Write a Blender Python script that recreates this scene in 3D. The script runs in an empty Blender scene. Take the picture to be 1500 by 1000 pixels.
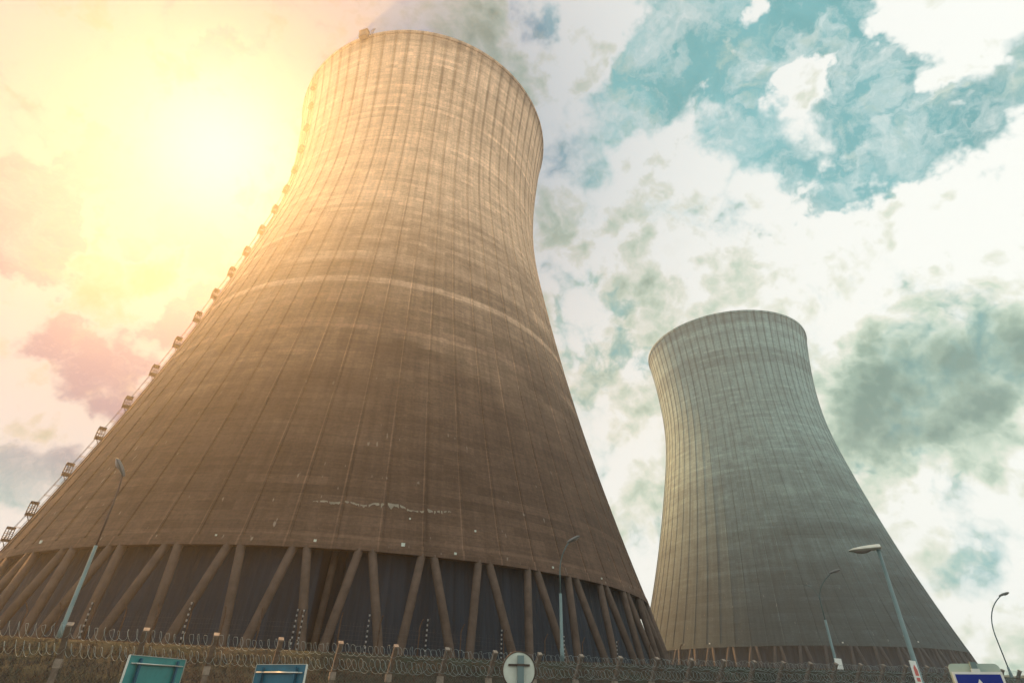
import bpy, math, random
import numpy as np
from mathutils import Vector, Matrix

random.seed(7)
rng = np.random.default_rng(7)
R_ = math.radians
S, C_ = math.sin, math.cos
scene = bpy.context.scene
col = scene.collection

# ---------------------------------------------------------------- camera
EYE = 1.6
F_PX, PITCH, ROLL = 811.0, R_(32.5967), R_(1.2854)
cam_d = bpy.data.cameras.new("camera")
cam = bpy.data.objects.new("camera", cam_d)
col.objects.link(cam)
rt = Vector((C_(ROLL), -S(ROLL) * S(PITCH), S(ROLL) * C_(PITCH)))
up = Vector((-S(ROLL), -C_(ROLL) * S(PITCH), C_(ROLL) * C_(PITCH)))
fw = Vector((0, C_(PITCH), S(PITCH)))
cam.matrix_world = Matrix(((rt.x, up.x, -fw.x, 0), (rt.y, up.y, -fw.y, 0), (rt.z, up.z, -fw.z, EYE), (0, 0, 0, 1)))
cam_d.sensor_width = 36
cam_d.lens = F_PX * 36 / 1500
cam_d.clip_start = 0.1
cam_d.clip_end = 4000
scene.camera = cam


def ray(px, py):
    """world direction of a pixel of the 1500x1000 photograph"""
    x, y = (px - 750) / F_PX, (500 - py) / F_PX
    return rt * x + up * y + fw


def at(px, py, dist):
    """point on that ray at a horizontal distance (metres) from the camera"""
    d = ray(px, py)
    return Vector((0, 0, EYE)) + d * (dist / math.hypot(d.x, d.y))


# ---------------------------------------------------------------- helpers
class MB:
    def __init__(self):
        self.v, self.f, self.sm = [], [], []

    def add(self, vs, fs, smooth=False):
        n = len(self.v)
        self.v += [tuple(p) for p in vs]
        self.f += [tuple(i + n for i in f) for f in fs]
        self.sm += [smooth] * len(fs)

    def box(self, c, size, ax=None):
        c = Vector(c)
        ax = ax or (Vector((1, 0, 0)), Vector((0, 1, 0)), Vector((0, 0, 1)))
        if ax[0].cross(ax[1]).dot(ax[2]) < 0:
            ax = (ax[0], -ax[1], ax[2])
        hx, hy, hz = (ax[i] * (size[i] / 2) for i in range(3))
        vs = [c + sx * hx + sy * hy + sz * hz for sz in (-1, 1) for sy in (-1, 1) for sx in (-1, 1)]
        self.add(vs, [(0, 2, 3, 1), (4, 5, 7, 6), (0, 1, 5, 4), (2, 6, 7, 3), (1, 3, 7, 5), (0, 4, 6, 2)])

    def tube(self, pts, rad, n=8, cap=True, smooth=True):
        pts = [Vector(p) for p in pts]
        rads = rad if isinstance(rad, (list, tuple)) else [rad] * len(pts)
        vs, fs = [], []
        prev = None
        for i, p in enumerate(pts):
            if i == 0:
                t = pts[1] - pts[0]
            elif i == len(pts) - 1:
                t = pts[-1] - pts[-2]
            else:
                t = (pts[i + 1] - p).normalized() + (p - pts[i - 1]).normalized()
            t.normalize()
            if prev is None:
                a = Vector((0, 0, 1)) if abs(t.z) < .9 else Vector((1, 0, 0))
                u = t.cross(a).normalized()
            else:
                u = (prev - t * prev.dot(t)).normalized()
            w = t.cross(u)
            prev = u
            for k in range(n):
                th = 2 * math.pi * k / n
                vs.append(p + (u * C_(th) + w * S(th)) * rads[i])
        for i in range(len(pts) - 1):
            for k in range(n):
                a, b = i * n + k, i * n + (k + 1) % n
                fs.append((a, b, b + n, a + n))
        base = len(self.f)
        self.add(vs, fs, smooth)
        if cap and n > 2:
            m = len(self.v) - len(vs)
            self.f += [tuple(m + k for k in reversed(range(n))), tuple(m + (len(pts) - 1) * n + k for k in range(n))]
            self.sm += [False, False]

    def build(self, name, mat, parent=None, loc=None, sharp=None):
        me = bpy.data.meshes.new(name)
        me.from_pydata(self.v, [], self.f)
        me.polygons.foreach_set("use_smooth", self.sm)
        me.materials.append(mat)
        me.update()
        if sharp:
            me.set_sharp_from_angle(angle=R_(sharp))
        o = bpy.data.objects.new(name, me)
        col.objects.link(o)
        if parent:
            o.parent = parent
        if loc is not None:
            o.location = loc
        return o


def np_mesh(name, V, F, mat, smooth=False):
    me = bpy.data.meshes.new(name)
    n, k = F.shape
    me.vertices.add(len(V))
    me.vertices.foreach_set("co", V.astype(np.float32).ravel())
    me.loops.add(n * k)
    me.loops.foreach_set("vertex_index", F.astype(np.int32).ravel())
    me.polygons.add(n)
    me.polygons.foreach_set("loop_start", np.arange(0, n * k, k, dtype=np.int32))
    me.polygons.foreach_set("use_smooth", np.full(n, smooth))
    me.materials.append(mat)
    me.update(calc_edges=True)
    me.validate()
    o = bpy.data.objects.new(name, me)
    col.objects.link(o)
    return o


def tag(o, label=None, cat=None, group=None, kind=None):
    if label: o["label"] = label
    if cat: o["category"] = cat
    if group: o["group"] = group
    if kind: o["kind"] = kind
    return o


def empty(name, loc, rz=0.0):
    o = bpy.data.objects.new(name, None)
    o.empty_display_size = .5
    o.location = loc
    o.rotation_euler = (0, 0, rz)
    col.objects.link(o)
    return o


# ---------------------------------------------------------------- material helpers
class NT:
    def __init__(self, tree):
        self.t = tree

    def n(self, kind, **kw):
        nd = self.t.nodes.new(kind)
        ins = kw.pop("ins", {})
        for k, v in kw.items():
            setattr(nd, k, v)
        for k, v in ins.items():
            s = nd.inputs[k]
            if hasattr(v, "is_output"):
                self.t.links.new(v, s)
            else:
                s.default_value = v
        return nd

    def m(self, op, a, b=None, c=None, clamp=False):
        nd = self.t.nodes.new("ShaderNodeMath")
        nd.operation = op
        nd.use_clamp = clamp
        for i, v in enumerate((a, b, c)):
            if v is None: continue
            if hasattr(v, "is_output"):
                self.t.links.new(v, nd.inputs[i])
            else:
                nd.inputs[i].default_value = v
        return nd.outputs[0]

    def vm(self, op, a, b=None, scale=None):
        nd = self.t.nodes.new("ShaderNodeVectorMath")
        nd.operation = op
        for i, v in enumerate((a, b)):
            if v is None: continue
            if hasattr(v, "is_output"):
                self.t.links.new(v, nd.inputs[i])
            else:
                nd.inputs[i].default_value = v
        if scale is not None:
            if hasattr(scale, "is_output"):
                self.t.links.new(scale, nd.inputs["Scale"])
            else:
                nd.inputs["Scale"].default_value = scale
        return nd.outputs["Value"] if op in ("DOT_PRODUCT", "DISTANCE", "LENGTH") else nd.outputs[0]

    def mapr(self, v, a, b, c=0.0, d=1.0, smooth=False):
        nd = self.t.nodes.new("ShaderNodeMapRange")
        nd.interpolation_type = "SMOOTHSTEP" if smooth else "LINEAR"
        self.t.links.new(v, nd.inputs[0])
        for i, x in enumerate((a, b, c, d)):
            if hasattr(x, "is_output"):
                self.t.links.new(x, nd.inputs[i + 1])
            else:
                nd.inputs[i + 1].default_value = x
        return nd.outputs[0]

    def noise(self, vec, scale, detail=4, rough=.55, dim="3D", dist=0.0, color=False):
        nd = self.t.nodes.new("ShaderNodeTexNoise")
        nd.noise_dimensions = dim
        if dim == "1D":
            self.t.links.new(vec, nd.inputs["W"])
        else:
            self.t.links.new(vec, nd.inputs["Vector"])
        nd.inputs["Scale"].default_value = scale
        nd.inputs["Detail"].default_value = detail
        nd.inputs["Roughness"].default_value = rough
        nd.inputs["Distortion"].default_value = dist
        return nd.outputs["Color"] if color else nd.outputs["Fac"]

    def white(self, v, dim="1D"):
        nd = self.t.nodes.new("ShaderNodeTexWhiteNoise")
        nd.noise_dimensions = dim
        self.t.links.new(v, nd.inputs["W"] if dim == "1D" else nd.inputs["Vector"])
        return nd.outputs["Value"]

    def xyz(self, x, y, z=0.0):
        nd = self.t.nodes.new("ShaderNodeCombineXYZ")
        for i, v in enumerate((x, y, z)):
            if hasattr(v, "is_output"):
                self.t.links.new(v, nd.inputs[i])
            else:
                nd.inputs[i].default_value = v
        return nd.outputs[0]

    def mix(self, fac, a, b, blend="MIX"):
        nd = self.t.nodes.new("ShaderNodeMix")
        nd.data_type = "RGBA"
        nd.blend_type = blend
        for k, v in ((0, fac), (6, a), (7, b)):
            if hasattr(v, "is_output"):
                self.t.links.new(v, nd.inputs[k])
            elif k == 0:
                nd.inputs[k].default_value = v
            else:
                nd.inputs[k].default_value = (*v, 1)
        return nd.outputs[2]


def new_mat(name, rough=.85, metal=0.0, spec=.3):
    m = bpy.data.materials.new(name)
    m.use_nodes = True
    t = m.node_tree
    p = t.nodes["Principled BSDF"]
    p.inputs["Roughness"].default_value = rough
    p.inputs["Metallic"].default_value = metal
    p.inputs["Specular IOR Level"].default_value = spec
    return m, NT(t), p


def plain(name, rgb, rough=.7, metal=0.0, var=.25, scale=3.0, spec=.3, bump=0.0):
    """one colour with mottling"""
    m, g, p = new_mat(name, rough, metal, spec)
    tc = g.n("ShaderNodeTexCoord").outputs["Object"]
    f = g.noise(tc, scale, 6, .6)
    v = g.mapr(f, .3, .7, 1 - var, 1 + var)
    c = g.mix(1.0, rgb, g.xyz(v, v, v), "MULTIPLY")
    g.t.links.new(c, p.inputs["Base Color"])
    if bump:
        b = g.n("ShaderNodeBump", ins={"Height": f, "Strength": bump, "Distance": .02})
        g.t.links.new(b.outputs[0], p.inputs["Normal"])
    return m


N_RIB = 70


def concrete_shell(name, base, dark, phase_deg, z0, z1, seed, ribstain, low=.5, streak=1.0, bands=()):
    """weathered slip-formed concrete: lift lines, panels between the ribs, rain streaks, band staining"""
    m, g, p = new_mat(name, .92, 0, .15)
    tc = g.n("ShaderNodeTexCoord").outputs["Object"]
    sp = g.n("ShaderNodeSeparateXYZ", ins={0: tc})
    x, y, z = sp.outputs
    ang = g.m("ARCTAN2", y, x)
    u = g.m("ADD", g.m("MULTIPLY", g.m("SUBTRACT", ang, R_(phase_deg)), N_RIB / (2 * math.pi)), 200.5)
    lift = g.m("DIVIDE", z, 1.32)
    fu, fl = g.m("FRACT", u), g.m("FRACT", lift)
    iu, il = g.m("FLOOR", u), g.m("FLOOR", lift)
    arc = g.m("MULTIPLY", ang, 48.0)
    # tones
    t_lift = g.mapr(g.white(g.m("ADD", il, seed)), 0, 1, .90, 1.10)
    t_cell = g.mapr(g.white(g.xyz(iu, il, seed), "3D"), 0, 1, .88, 1.12)
    hb = g.noise(g.xyz(g.m("MULTIPLY", arc, .012), g.m("MULTIPLY", z, .34), seed), 1.0, 5, .65)
    t_h = g.mapr(hb, .28, .72, .88, 1.12)
    hb2 = g.noise(g.xyz(g.m("MULTIPLY", arc, .09), g.m("MULTIPLY", z, 1.6), seed + 3), 1.0, 5, .6)
    t_h2 = g.mapr(hb2, .3, .7, .88, 1.12)
    vs = g.noise(g.xyz(g.m("MULTIPLY", arc, 1.1), g.m("MULTIPLY", z, .035), seed + 9), 1.0, 5, .6)
    t_v = g.mapr(vs, .35, .7, 1 + .12 * streak, 1 - .22 * streak)
    big = g.noise(tc, .045, 4, .55)
    t_b = g.mapr(big, .3, .7, .92, 1.08)
    fine = g.noise(tc, 2.2, 6, .7)
    fine2 = g.noise(g.xyz(g.m("MULTIPLY", arc, .8), g.m("MULTIPLY", z, 4.5), seed + 31), 1.0, 6, .7)
    t_f = g.m("MULTIPLY", g.mapr(fine, .3, .7, .78, 1.22), g.mapr(fine2, .3, .7, .80, 1.22))
    tone = t_lift
    for q in (t_cell, t_h, t_h2, t_v, t_b, t_f):
        tone = g.m("MULTIPLY", tone, q)
    # lift joints
    jl = g.m("ABSOLUTE", g.m("SUBTRACT", fl, .5))
    joint = g.mapr(jl, .43, .49, 0, 1)
    jn = g.noise(g.xyz(g.m("MULTIPLY", arc, .2), il, seed), 1.0, 3, .5)
    joint = g.m("MULTIPLY", joint, g.mapr(jn, .35, .65, 0, 1))
    zz = g.mapr(z, z0, z1, 0, 1)
    tone = g.m("MULTIPLY", tone, g.m("SUBTRACT", 1.0, g.m("MULTIPLY", joint, g.mapr(zz, .3, .7, .18, .42))))
    # rain stain on both sides of the ribs, wider and stronger near the top
    rn = g.noise(g.xyz(iu, g.m("MULTIPLY", z, .06), seed), 1.0, 4, .6)
    zz = g.mapr(z, z0, z1, 0, 1)
    width = g.mapr(zz, .25, 1, .04, .24)
    rd = g.m("ABSOLUTE", g.m("SUBTRACT", fu, .5))
    rs = g.mapr(g.m("DIVIDE", rd, width), .25, 1.0, 1, 0, True)
    rs = g.m("MULTIPLY", rs, g.mapr(rn, .25, .6, .25, 1))
    rs = g.m("MULTIPLY", rs, g.mapr(zz, .2, .9, ribstain * .5, ribstain))
    tone = g.m("MULTIPLY", tone, g.m("SUBTRACT", 1.0, rs))
    # rib relief painted in: lit left edge low on the shell, shaded right line
    pa = g.m("MULTIPLY", g.mapr(g.m("ABSOLUTE", g.m("SUBTRACT", fu, .455)), .012, .03, 1, 0),
             g.m("MULTIPLY", g.mapr(zz, .45, .9, 1, 0), g.mapr(rn, .35, .6, 0, 1)))
    tone = g.m("MULTIPLY", tone, g.mapr(pa, 0, 1, 1.0, 1.9))
    dk = g.mapr(g.m("ABSOLUTE", g.m("SUBTRACT", fu, .545)), .008, .03, 1, 0)
    tone = g.m("MULTIPLY", tone, g.mapr(dk, 0, 1, 1.0, .9))
    # lower half darker, ragged edge: old grime, plus painted glow above on tower 1
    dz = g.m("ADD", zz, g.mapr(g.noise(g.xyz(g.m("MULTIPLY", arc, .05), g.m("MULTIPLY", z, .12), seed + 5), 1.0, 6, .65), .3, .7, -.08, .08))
    dirt_glow = g.mapr(dz, low - .36, low + .24, 1, 0, True)
    # broad casting bands (zc, half height, gain)
    zw = g.m("ADD", z, g.mapr(g.noise(g.xyz(g.m("MULTIPLY", arc, .03), 0.0, seed), 1.0, 3, .5), 0, 1, -.5, .5))
    for zc, hh, gain in bands:
        d = g.m("ABSOLUTE", g.m("SUBTRACT", zw, zc))
        tone = g.m("MULTIPLY", tone, g.mapr(d, hh * .8, hh * 1.15, gain, 1.0))
    # thin pale lime runs
    lv = g.noise(g.xyz(g.m("MULTIPLY", arc, 1.9), g.m("MULTIPLY", z, .55), seed + 20), 1.0, 2, .4)
    lime = g.m("MULTIPLY", g.mapr(lv, .715, .76, 0, 1), g.mapr(zz, .02, .3, 1, 0))
    basec = g.mix(dirt_glow, base, dark)
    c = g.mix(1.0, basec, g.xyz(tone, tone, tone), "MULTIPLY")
    c = g.mix(g.m("MULTIPLY", lime, .38), c, (.5, .49, .44))
    g.t.links.new(c, p.inputs["Base Color"])
    hgt = g.m("SUBTRACT", g.m("MULTIPLY", fine, .4), g.m("MULTIPLY", joint, 1.0))
    b = g.n("ShaderNodeBump", ins={"Height": hgt, "Strength": .5, "Distance": .05})
    g.t.links.new(b.outputs[0], p.inputs["Normal"])
    return m


M = {}
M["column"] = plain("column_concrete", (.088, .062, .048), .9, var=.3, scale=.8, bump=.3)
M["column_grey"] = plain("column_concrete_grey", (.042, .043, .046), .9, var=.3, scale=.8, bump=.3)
M["post"] = plain("post_concrete", (.17, .14, .115), .95, var=.35, scale=6, bump=.4)
M["post_light"] = plain("post_collar_concrete", (.27, .23, .19), .95, var=.3, scale=6)
M["galv"] = plain("galvanised_steel", (.42, .48, .48), .45, .35, var=.2, scale=1.5)
M["mesh_wire"] = plain("old_mesh_wire", (.13, .13, .125), .9, .0, var=.3, scale=2, spec=.05)
M["wire"] = plain("galvanised_wire", (.34, .42, .43), .85, .0, var=.25, scale=4, spec=.05)
M["steel_dark"] = plain("painted_dark_steel", (.075, .06, .05), .6, .2, var=.3, scale=1)
M["rust_post"] = plain("rusted_steel_post", (.11, .07, .05), .8, .1, var=.4, scale=2)
M["black_rod"] = plain("black_fibre_rod", (.02, .02, .022), .5, var=.2)
M["porcelain"] = plain("white_insulator", (.30, .30, .29), .3, var=.1)
M["lamp_teal"] = plain("teal_grey_paint", (.16, .235, .24), .45, .1, var=.2, scale=.8)
M["arm_teal"] = plain("weathered_teal_arm", (.10, .16, .165), .55, .2, var=.3, scale=1)
M["lamp_brown"] = plain("weathered_arm_metal", (.13, .095, .078), .6, .3, var=.3, scale=1)
M["lamp_head"] = plain("pale_lamp_housing", (.62, .62, .54), .4, var=.12, scale=2)
M["lamp_dark"] = plain("weathered_lamp_housing", (.16, .165, .16), .5, .2, var=.15, scale=2)
M["lamp_glass"] = plain("lamp_bowl_glass", (.30, .27, .24), .12, var=.1, spec=.6)
M["sign_back_teal"] = plain("teal_sign_sheet", (.035, .24, .24), .35, .0, var=.18, scale=2, spec=.5)
M["sign_back_blue"] = plain("blue_sign_sheet", (.015, .14, .22), .38, .0, var=.18, scale=2, spec=.5)
M["sign_rail"] = plain("dark_blue_sign_rail", (.03, .13, .20), .4, .2, var=.15)
M["alu"] = plain("bare_aluminium", (.62, .66, .62), .38, .5, var=.12, scale=3)
M["sign_pale"] = plain("pale_sign_back", (.37, .48, .43), .42, .15, var=.12, scale=2.5)
M["disc_pale"] = plain("pale_disc_back", (.56, .62, .55), .42, .1, var=.15, scale=3)
M["white_paint"] = plain("white_sign_paint", (.72, .74, .70), .4, var=.08)
M["red_paint"] = plain("red_sign_paint", (.55, .07, .045), .45, var=.12)
M["sign_blue"] = plain("blue_sign_face", (.003, .022, .24), .4, var=.06)
M["black_paint"] = plain("black_sign_print", (.015, .015, .02), .5, var=.1)
M["asphalt"] = plain("asphalt", (.05, .05, .052), .95, var=.3, scale=4, bump=.4)
M["roadline"] = plain("road_marking_white", (.6, .6, .57), .8, var=.2, scale=5)
M["hill"] = plain("wooded_hill", (.030, .050, .038), 1, var=.5, scale=.06)
M["patch"] = plain("bare_repair_mortar", (.25, .235, .19), .9, var=.25, scale=.9, bump=.4)

# wall behind the columns: profiled sheets, dull blue-grey
m, g, p = new_mat("profiled_sheet", .7, 0, .25)
tc = g.n("ShaderNodeTexCoord").outputs["Object"]
sp = g.n("ShaderNodeSeparateXYZ", ins={0: tc})
ang = g.m("ARCTAN2", sp.outputs[1], sp.outputs[0])
pan = g.white(g.m("FLOOR", g.m("MULTIPLY", ang, 55 / 1.1)))
st = g.noise(g.xyz(g.m("MULTIPLY", ang, 90), g.m("MULTIPLY", sp.outputs[2], .06), 2.0), 1, 5, .6)
v = g.m("MULTIPLY", g.mapr(pan, 0, 1, .85, 1.15), g.mapr(st, .3, .7, 1.25, .7))
g.t.links.new(g.mix(1.0, (.021, .033, .050), g.xyz(v, v, v), "MULTIPLY"), p.inputs["Base Color"])
M["sheet"] = m

# ---------------------------------------------------------------- setting: ground
F0 = Vector((-16.156, 23.167, 0))
T_ = Vector((.8954, .4453, 0))
O_ = Vector((.4453, -.8954, 0))          # from the fence towards the camera


def crest_z(s):
    return 3.33 - .00002 * 0 + max(0, s - 20) * .0165 if s < 60 else 3.99


def gz(s, off):
    """terrain height; off = metres behind the fence"""
    zc = crest_z(max(-30, min(s, 200)))
    if off <= .7: return 0.0
    if off >= 5.0: return zc - min(.15, (off - 5) * .02)
    q = (off - .7) / 4.3
    return zc * (q ** .8 if q < 1 else 1)


def spt(s, off, z=0.0):
    q = F0 + T_ * s - O_ * off
    return Vector((q.x, q.y, z))


m, g, p = new_mat("dry_earth_and_grass", 1, 0, .1)
tc = g.n("ShaderNodeTexCoord").outputs["Object"]
n1 = g.noise(tc, .35, 5, .6); n2 = g.noise(tc, 3.0, 7, .7)
c = g.mix(g.mapr(n1, .35, .65), (.060, .056, .046), (.045, .055, .040))
v = g.mapr(n2, .25, .75, .45, 1.55)
c = g.mix(1.0, c, g.xyz(v, v, v), "MULTIPLY")
g.t.links.new(c, p.inputs["Base Color"])
b = g.n("ShaderNodeBump", ins={"Height": n2, "Strength": .9, "Distance": .15})
g.t.links.new(b.outputs[0], p.inputs["Normal"])
M["earth"] = m

ss = [-108, -85, -60, -45] + list(np.arange(-30, 110.1, .5)) + [125, 160, 230, 300, 360, 408]
oo = [-58, -45, -35, -20, -8, -2, 0, .5] + list(np.arange(.7, 6.01, .25)) + [7, 9, 14, 25, 50, 90, 150, 200, 258]
V, F = [], []
for i, s in enumerate(ss):
    for j, o in enumerate(oo):
        z = gz(s, o)
        if .9 < o < 4.8 and -30 <= s <= 110:
            z += random.uniform(-.05, .05)
        V.append(spt(s, o, z))
nj = len(oo)
for i in range(len(ss) - 1):
    for j in range(nj - 1):
        a = i * nj + j
        F.append((a, a + nj, a + nj + 1, a + 1))
ground = np_mesh("ground", np.array([tuple(q) for q in V]), np.array(F), M["earth"], True)
tag(ground, "brown earth ground rising to a bank behind the fence", "ground", kind="structure")

# road in front of the fence (below the frame)
mb = MB(); mb.add([spt(-107, -14, .004), spt(400, -14, .004), spt(400, -21, .004), spt(-107, -21, .004)], [(3, 2, 1, 0)])
tag(mb.build("road", M["asphalt"]), "grey asphalt road running along the fence", "road", kind="structure")
mb = MB()
for s in np.arange(-60, 100, 9.0):
    mb.add([spt(s, -17.44, .008), spt(s + 3, -17.44, .008), spt(s + 3, -17.56, .008), spt(s, -17.56, .008)], [(3, 2, 1, 0)])
tag(mb.build("road_markings", M["roadline"]), "white broken centre line on the road", "road marking", kind="structure")

# dry grass on the bank
m, g, p = new_mat("dry_grass_blades", 1, 0, .1)
tc = g.n("ShaderNodeTexCoord").outputs["Object"]
n1 = g.noise(tc, 1.6, 4, .6); n2 = g.noise(tc, .3, 3, .6)
c = g.mix(g.mapr(n1, .3, .7), (.10, .060, .045), (.19, .13, .092))
c = g.mix(g.mapr(n2, .45, .62), c, (.075, .064, .060))
g.t.links.new(c, p.inputs["Base Color"])
M["grass"] = m
NB = 70000
s_ = rng.uniform(-12, 72, NB)
o_ = rng.uniform(.8, 5.6, NB)
hb = rng.uniform(.06, .24, NB) * np.where(o_ > 4.4, .5, 1.0)
w_ = rng.uniform(.012, .03, NB)
zb = np.array([gz(a, b) for a, b in zip(s_, o_)]) - .03
bx = F0.x + T_.x * s_ - O_.x * o_; by = F0.y + T_.y * s_ - O_.y * o_
th = rng.uniform(0, 2 * np.pi, NB); lx = rng.normal(0, .5, NB) * hb; ly = rng.normal(0, .5, NB) * hb
V = np.empty((NB, 3, 3))
V[:, 0] = np.stack([bx - w_ * np.cos(th), by - w_ * np.sin(th), zb], 1)
V[:, 1] = np.stack([bx + w_ * np.cos(th), by + w_ * np.sin(th), zb], 1)
V[:, 2] = np.stack([bx + lx, by + ly, zb + hb], 1)
grass = np_mesh("dry_grass", V.reshape(-1, 3), np.arange(NB * 3).reshape(-1, 3), M["grass"])
tag(grass, "short brown dry grass covering the bank behind the fence", "grass", kind="stuff")

# far wooded hill on the right
V, F = [], []
na, nb = 60, 8
for i in range(na):
    az = R_(24 + 22 * i / (na - 1))
    for j in range(nb):
        d = 318 + j * 8
        prof = S(math.pi * (j / (nb - 1)) * .5)
        h = (10.6 + .5 * S(i * .35) + .3 * S(i * .9 + 1)) * prof + random.uniform(-.25, .3) * prof + 3.0
        V.append((d * S(az), d * C_(az), h))
for i in range(na - 1):
    for j in range(nb - 1):
        a = i * nb + j
        F.append((a, a + 1, a + nb + 1, a + nb))
tag(np_mesh("hills", np.array(V), np.array(F), M["hill"], True), "low dark wooded ridge on the right horizon", "hill", kind="structure")

# ---------------------------------------------------------------- cooling towers
RK = [61.3103, 53.6473, 47.2723, 42.0651, 38.4028, 38.7597, 41.7775]


def make_profile(zl, zt):
    zk = np.linspace(zl, zt, 7); h = zk[1] - zk[0]; n = 7
    A = np.zeros((n, n)); b = np.zeros(n)
    A[0, 0] = A[-1, -1] = 1; A[0, 1] = A[-1, -2] = -1
    for i in range(1, n - 1):
        A[i, i - 1] = 1; A[i, i] = 4; A[i, i + 1] = 1
        b[i] = 6 * (RK[i + 1] - 2 * RK[i] + RK[i - 1]) / h ** 2
    mm = np.linalg.solve(A, b)

    def rad(z):
        i = int(min(max((z - zl) / h, 0), n - 1 - 1e-6))
        t = z - zk[i]; q = zk[i + 1] - z
        return float(mm[i] * q ** 3 / (6 * h) + mm[i + 1] * t ** 3 / (6 * h) + (RK[i] / h - mm[i] * h / 6) * q + (RK[i + 1] / h - mm[i + 1] * h / 6) * t)
    return rad


def ring(mb, prof, n=280, smooth=True):
    """closed profile (r, z) revolved"""
    k = len(prof)
    vs = [(r * C_(2 * math.pi * i / n), r * S(2 * math.pi * i / n), z) for i in range(n) for r, z in prof]
    fs = []
    for i in range(n):
        for j in range(k):
            a, b = i * k + j, i * k + (j + 1) % k
            c, d = ((i + 1) % n) * k + (j + 1) % k, ((i + 1) % n) * k + j
            fs.append((a, d, c, b))
    mb.add(vs, fs, smooth)


def cyl(r, az, z):
    return Vector((r * C_(az), r * S(az), z))


def tower(label, x, y, zbase, zl, zt, shell_mat, ring_mat, col_mat, rib_phase, v_phase, lo_az, hi_az):
    """z values here are world heights; geometry is local to the empty at the base"""
    root = empty("cooling_tower", (x, y, zbase))
    tag(root, label, "cooling tower", "cooling towers")
    zl -= zbase; zt -= zbase
    rad = make_profile(zl, zt)
    # ribbed shell
    nz = 96
    zs = [zl + .9 + (zt - zl - .9) * i / nz for i in range(nz + 1)]
    hr, hw = .17, .17
    per = [(-1.5, 0), (-1, 0), (-.75, 1), (.75, 1), (1, 0), (1.5, 0)]
    pitch = 2 * math.pi / N_RIB
    vs, fs = [], []
    na = N_RIB * 8
    for z in zs:
        r = rad(z)
        for k in range(N_RIB):
            a0 = R_(rib_phase) + k * pitch
            for q, pr in per:
                vs.append(cyl(r + pr * hr, a0 + q * hw / r, z))
            vs.append(cyl(r, a0 + pitch * .36, z))
            vs.append(cyl(r, a0 + pitch * .66, z))
    for i in range(nz):
        for k in range(na):
            a, b = i * na + k, i * na + (k + 1) % na
            fs.append((a, b, b + na, a + na))
    # inner face
    n0 = len(vs); ni = 140; zi = zs[::4]
    for z in zi:
        for k in range(ni):
            vs.append(cyl(rad(z) - .55, 2 * math.pi * k / ni, z))
    for i in range(len(zi) - 1):
        for k in range(ni):
            a, b = n0 + i * ni + k, n0 + i * ni + (k + 1) % ni
            fs.append((a, a + ni, b + ni, b))
    mb = MB(); mb.add(vs, fs, True)
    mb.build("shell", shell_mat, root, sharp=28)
    # lintel ring beam and top ring
    r0 = rad(zl); r1 = rad(zl + 1.1)
    mb = MB(); ring(mb, [(r0 + .22, zl - .10), (r1 + .22, zl + 1.1), (r1 - .9, zl + 1.1), (r0 - .9, zl - .10)], 280)
    mb.build("ring_beam", shell_mat, root, sharp=30)
    rt_, rb_ = rad(zt), rad(zt - .9)
    mb = MB(); ring(mb, [(rb_ + .16, zt - .9), (rt_ + .22, zt - .8), (rt_ + .24, zt + .3), (rt_ - .75, zt + .3), (rb_ - .70, zt - .9)], 280)
    mb.build("top_ring", shell_mat, root, sharp=30)
    # raking columns in pairs
    rb = r0 + zl * .31
    for k in range(50):
        a0 = R_(v_phase) + k * R_(7.2)
        for sgn in (-1, 1):
            top = cyl(r0 - .35, a0 + sgn * R_(.72), zl + .05)
            bot = cyl(rb - .35, a0 + sgn * R_(2.95), -.3)
            mb = MB()
            mid = top.lerp(bot, .5)
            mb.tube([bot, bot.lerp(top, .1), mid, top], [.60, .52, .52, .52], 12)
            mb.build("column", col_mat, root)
            # plinth
        # shared pedestal between neighbouring pairs
    # sheet wall behind the columns; dark recessed sheet added in one bay as interior shade
    mb = MB(); vs, fs = [], []
    rw = r0 - 2.6; n = 720
    for i in range(n):
        a = 2 * math.pi * i / n
        d = .10 if (i // 2) % 2 else -.10
        if lo_az is not None and (lo_az % 360) < math.degrees(a) < (hi_az % 360):
            d -= 2.8
        vs += [cyl(rw + 2.2 + d, a, -.3), cyl(rw + d, a, zl + 1.8)]
    for i in range(n):
        a, b = 2 * i, 2 * ((i + 1) % n)
        fs.append((a, b, b + 1, a + 1))
    mb.add(vs, fs)
    mb.build("sheet_wall", M["sheet"], root)
    return root, rad, zl, zt


shell1 = concrete_shell("tower_concrete_brown_glow", (.60, .42, .285), (.102, .066, .047), -84.4, 12.7, 161.5, 3.0, .42, .46, 1.0,  # pale peach upper base: sun glow painted into the concrete colour
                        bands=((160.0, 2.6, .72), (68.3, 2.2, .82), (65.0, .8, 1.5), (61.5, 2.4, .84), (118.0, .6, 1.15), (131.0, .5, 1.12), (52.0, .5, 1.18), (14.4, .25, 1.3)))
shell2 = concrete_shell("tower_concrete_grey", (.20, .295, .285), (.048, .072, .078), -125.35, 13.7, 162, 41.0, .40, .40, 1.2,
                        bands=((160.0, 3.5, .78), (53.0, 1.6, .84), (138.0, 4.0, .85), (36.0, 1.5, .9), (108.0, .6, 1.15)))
ring1 = plain("ring_concrete_brown", (.13, .09, .062), .9, var=.25, scale=.5, bump=.3)
ring2 = plain("ring_concrete_grey", (.15, .145, .125), .9, var=.25, scale=.5, bump=.3)
ring1t = ring1
TB = 3.4
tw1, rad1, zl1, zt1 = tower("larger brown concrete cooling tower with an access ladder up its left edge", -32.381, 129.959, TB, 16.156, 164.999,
                            shell1, ring1, M["column"], -84.4, -90.05, -80.5, -78.0)
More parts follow.
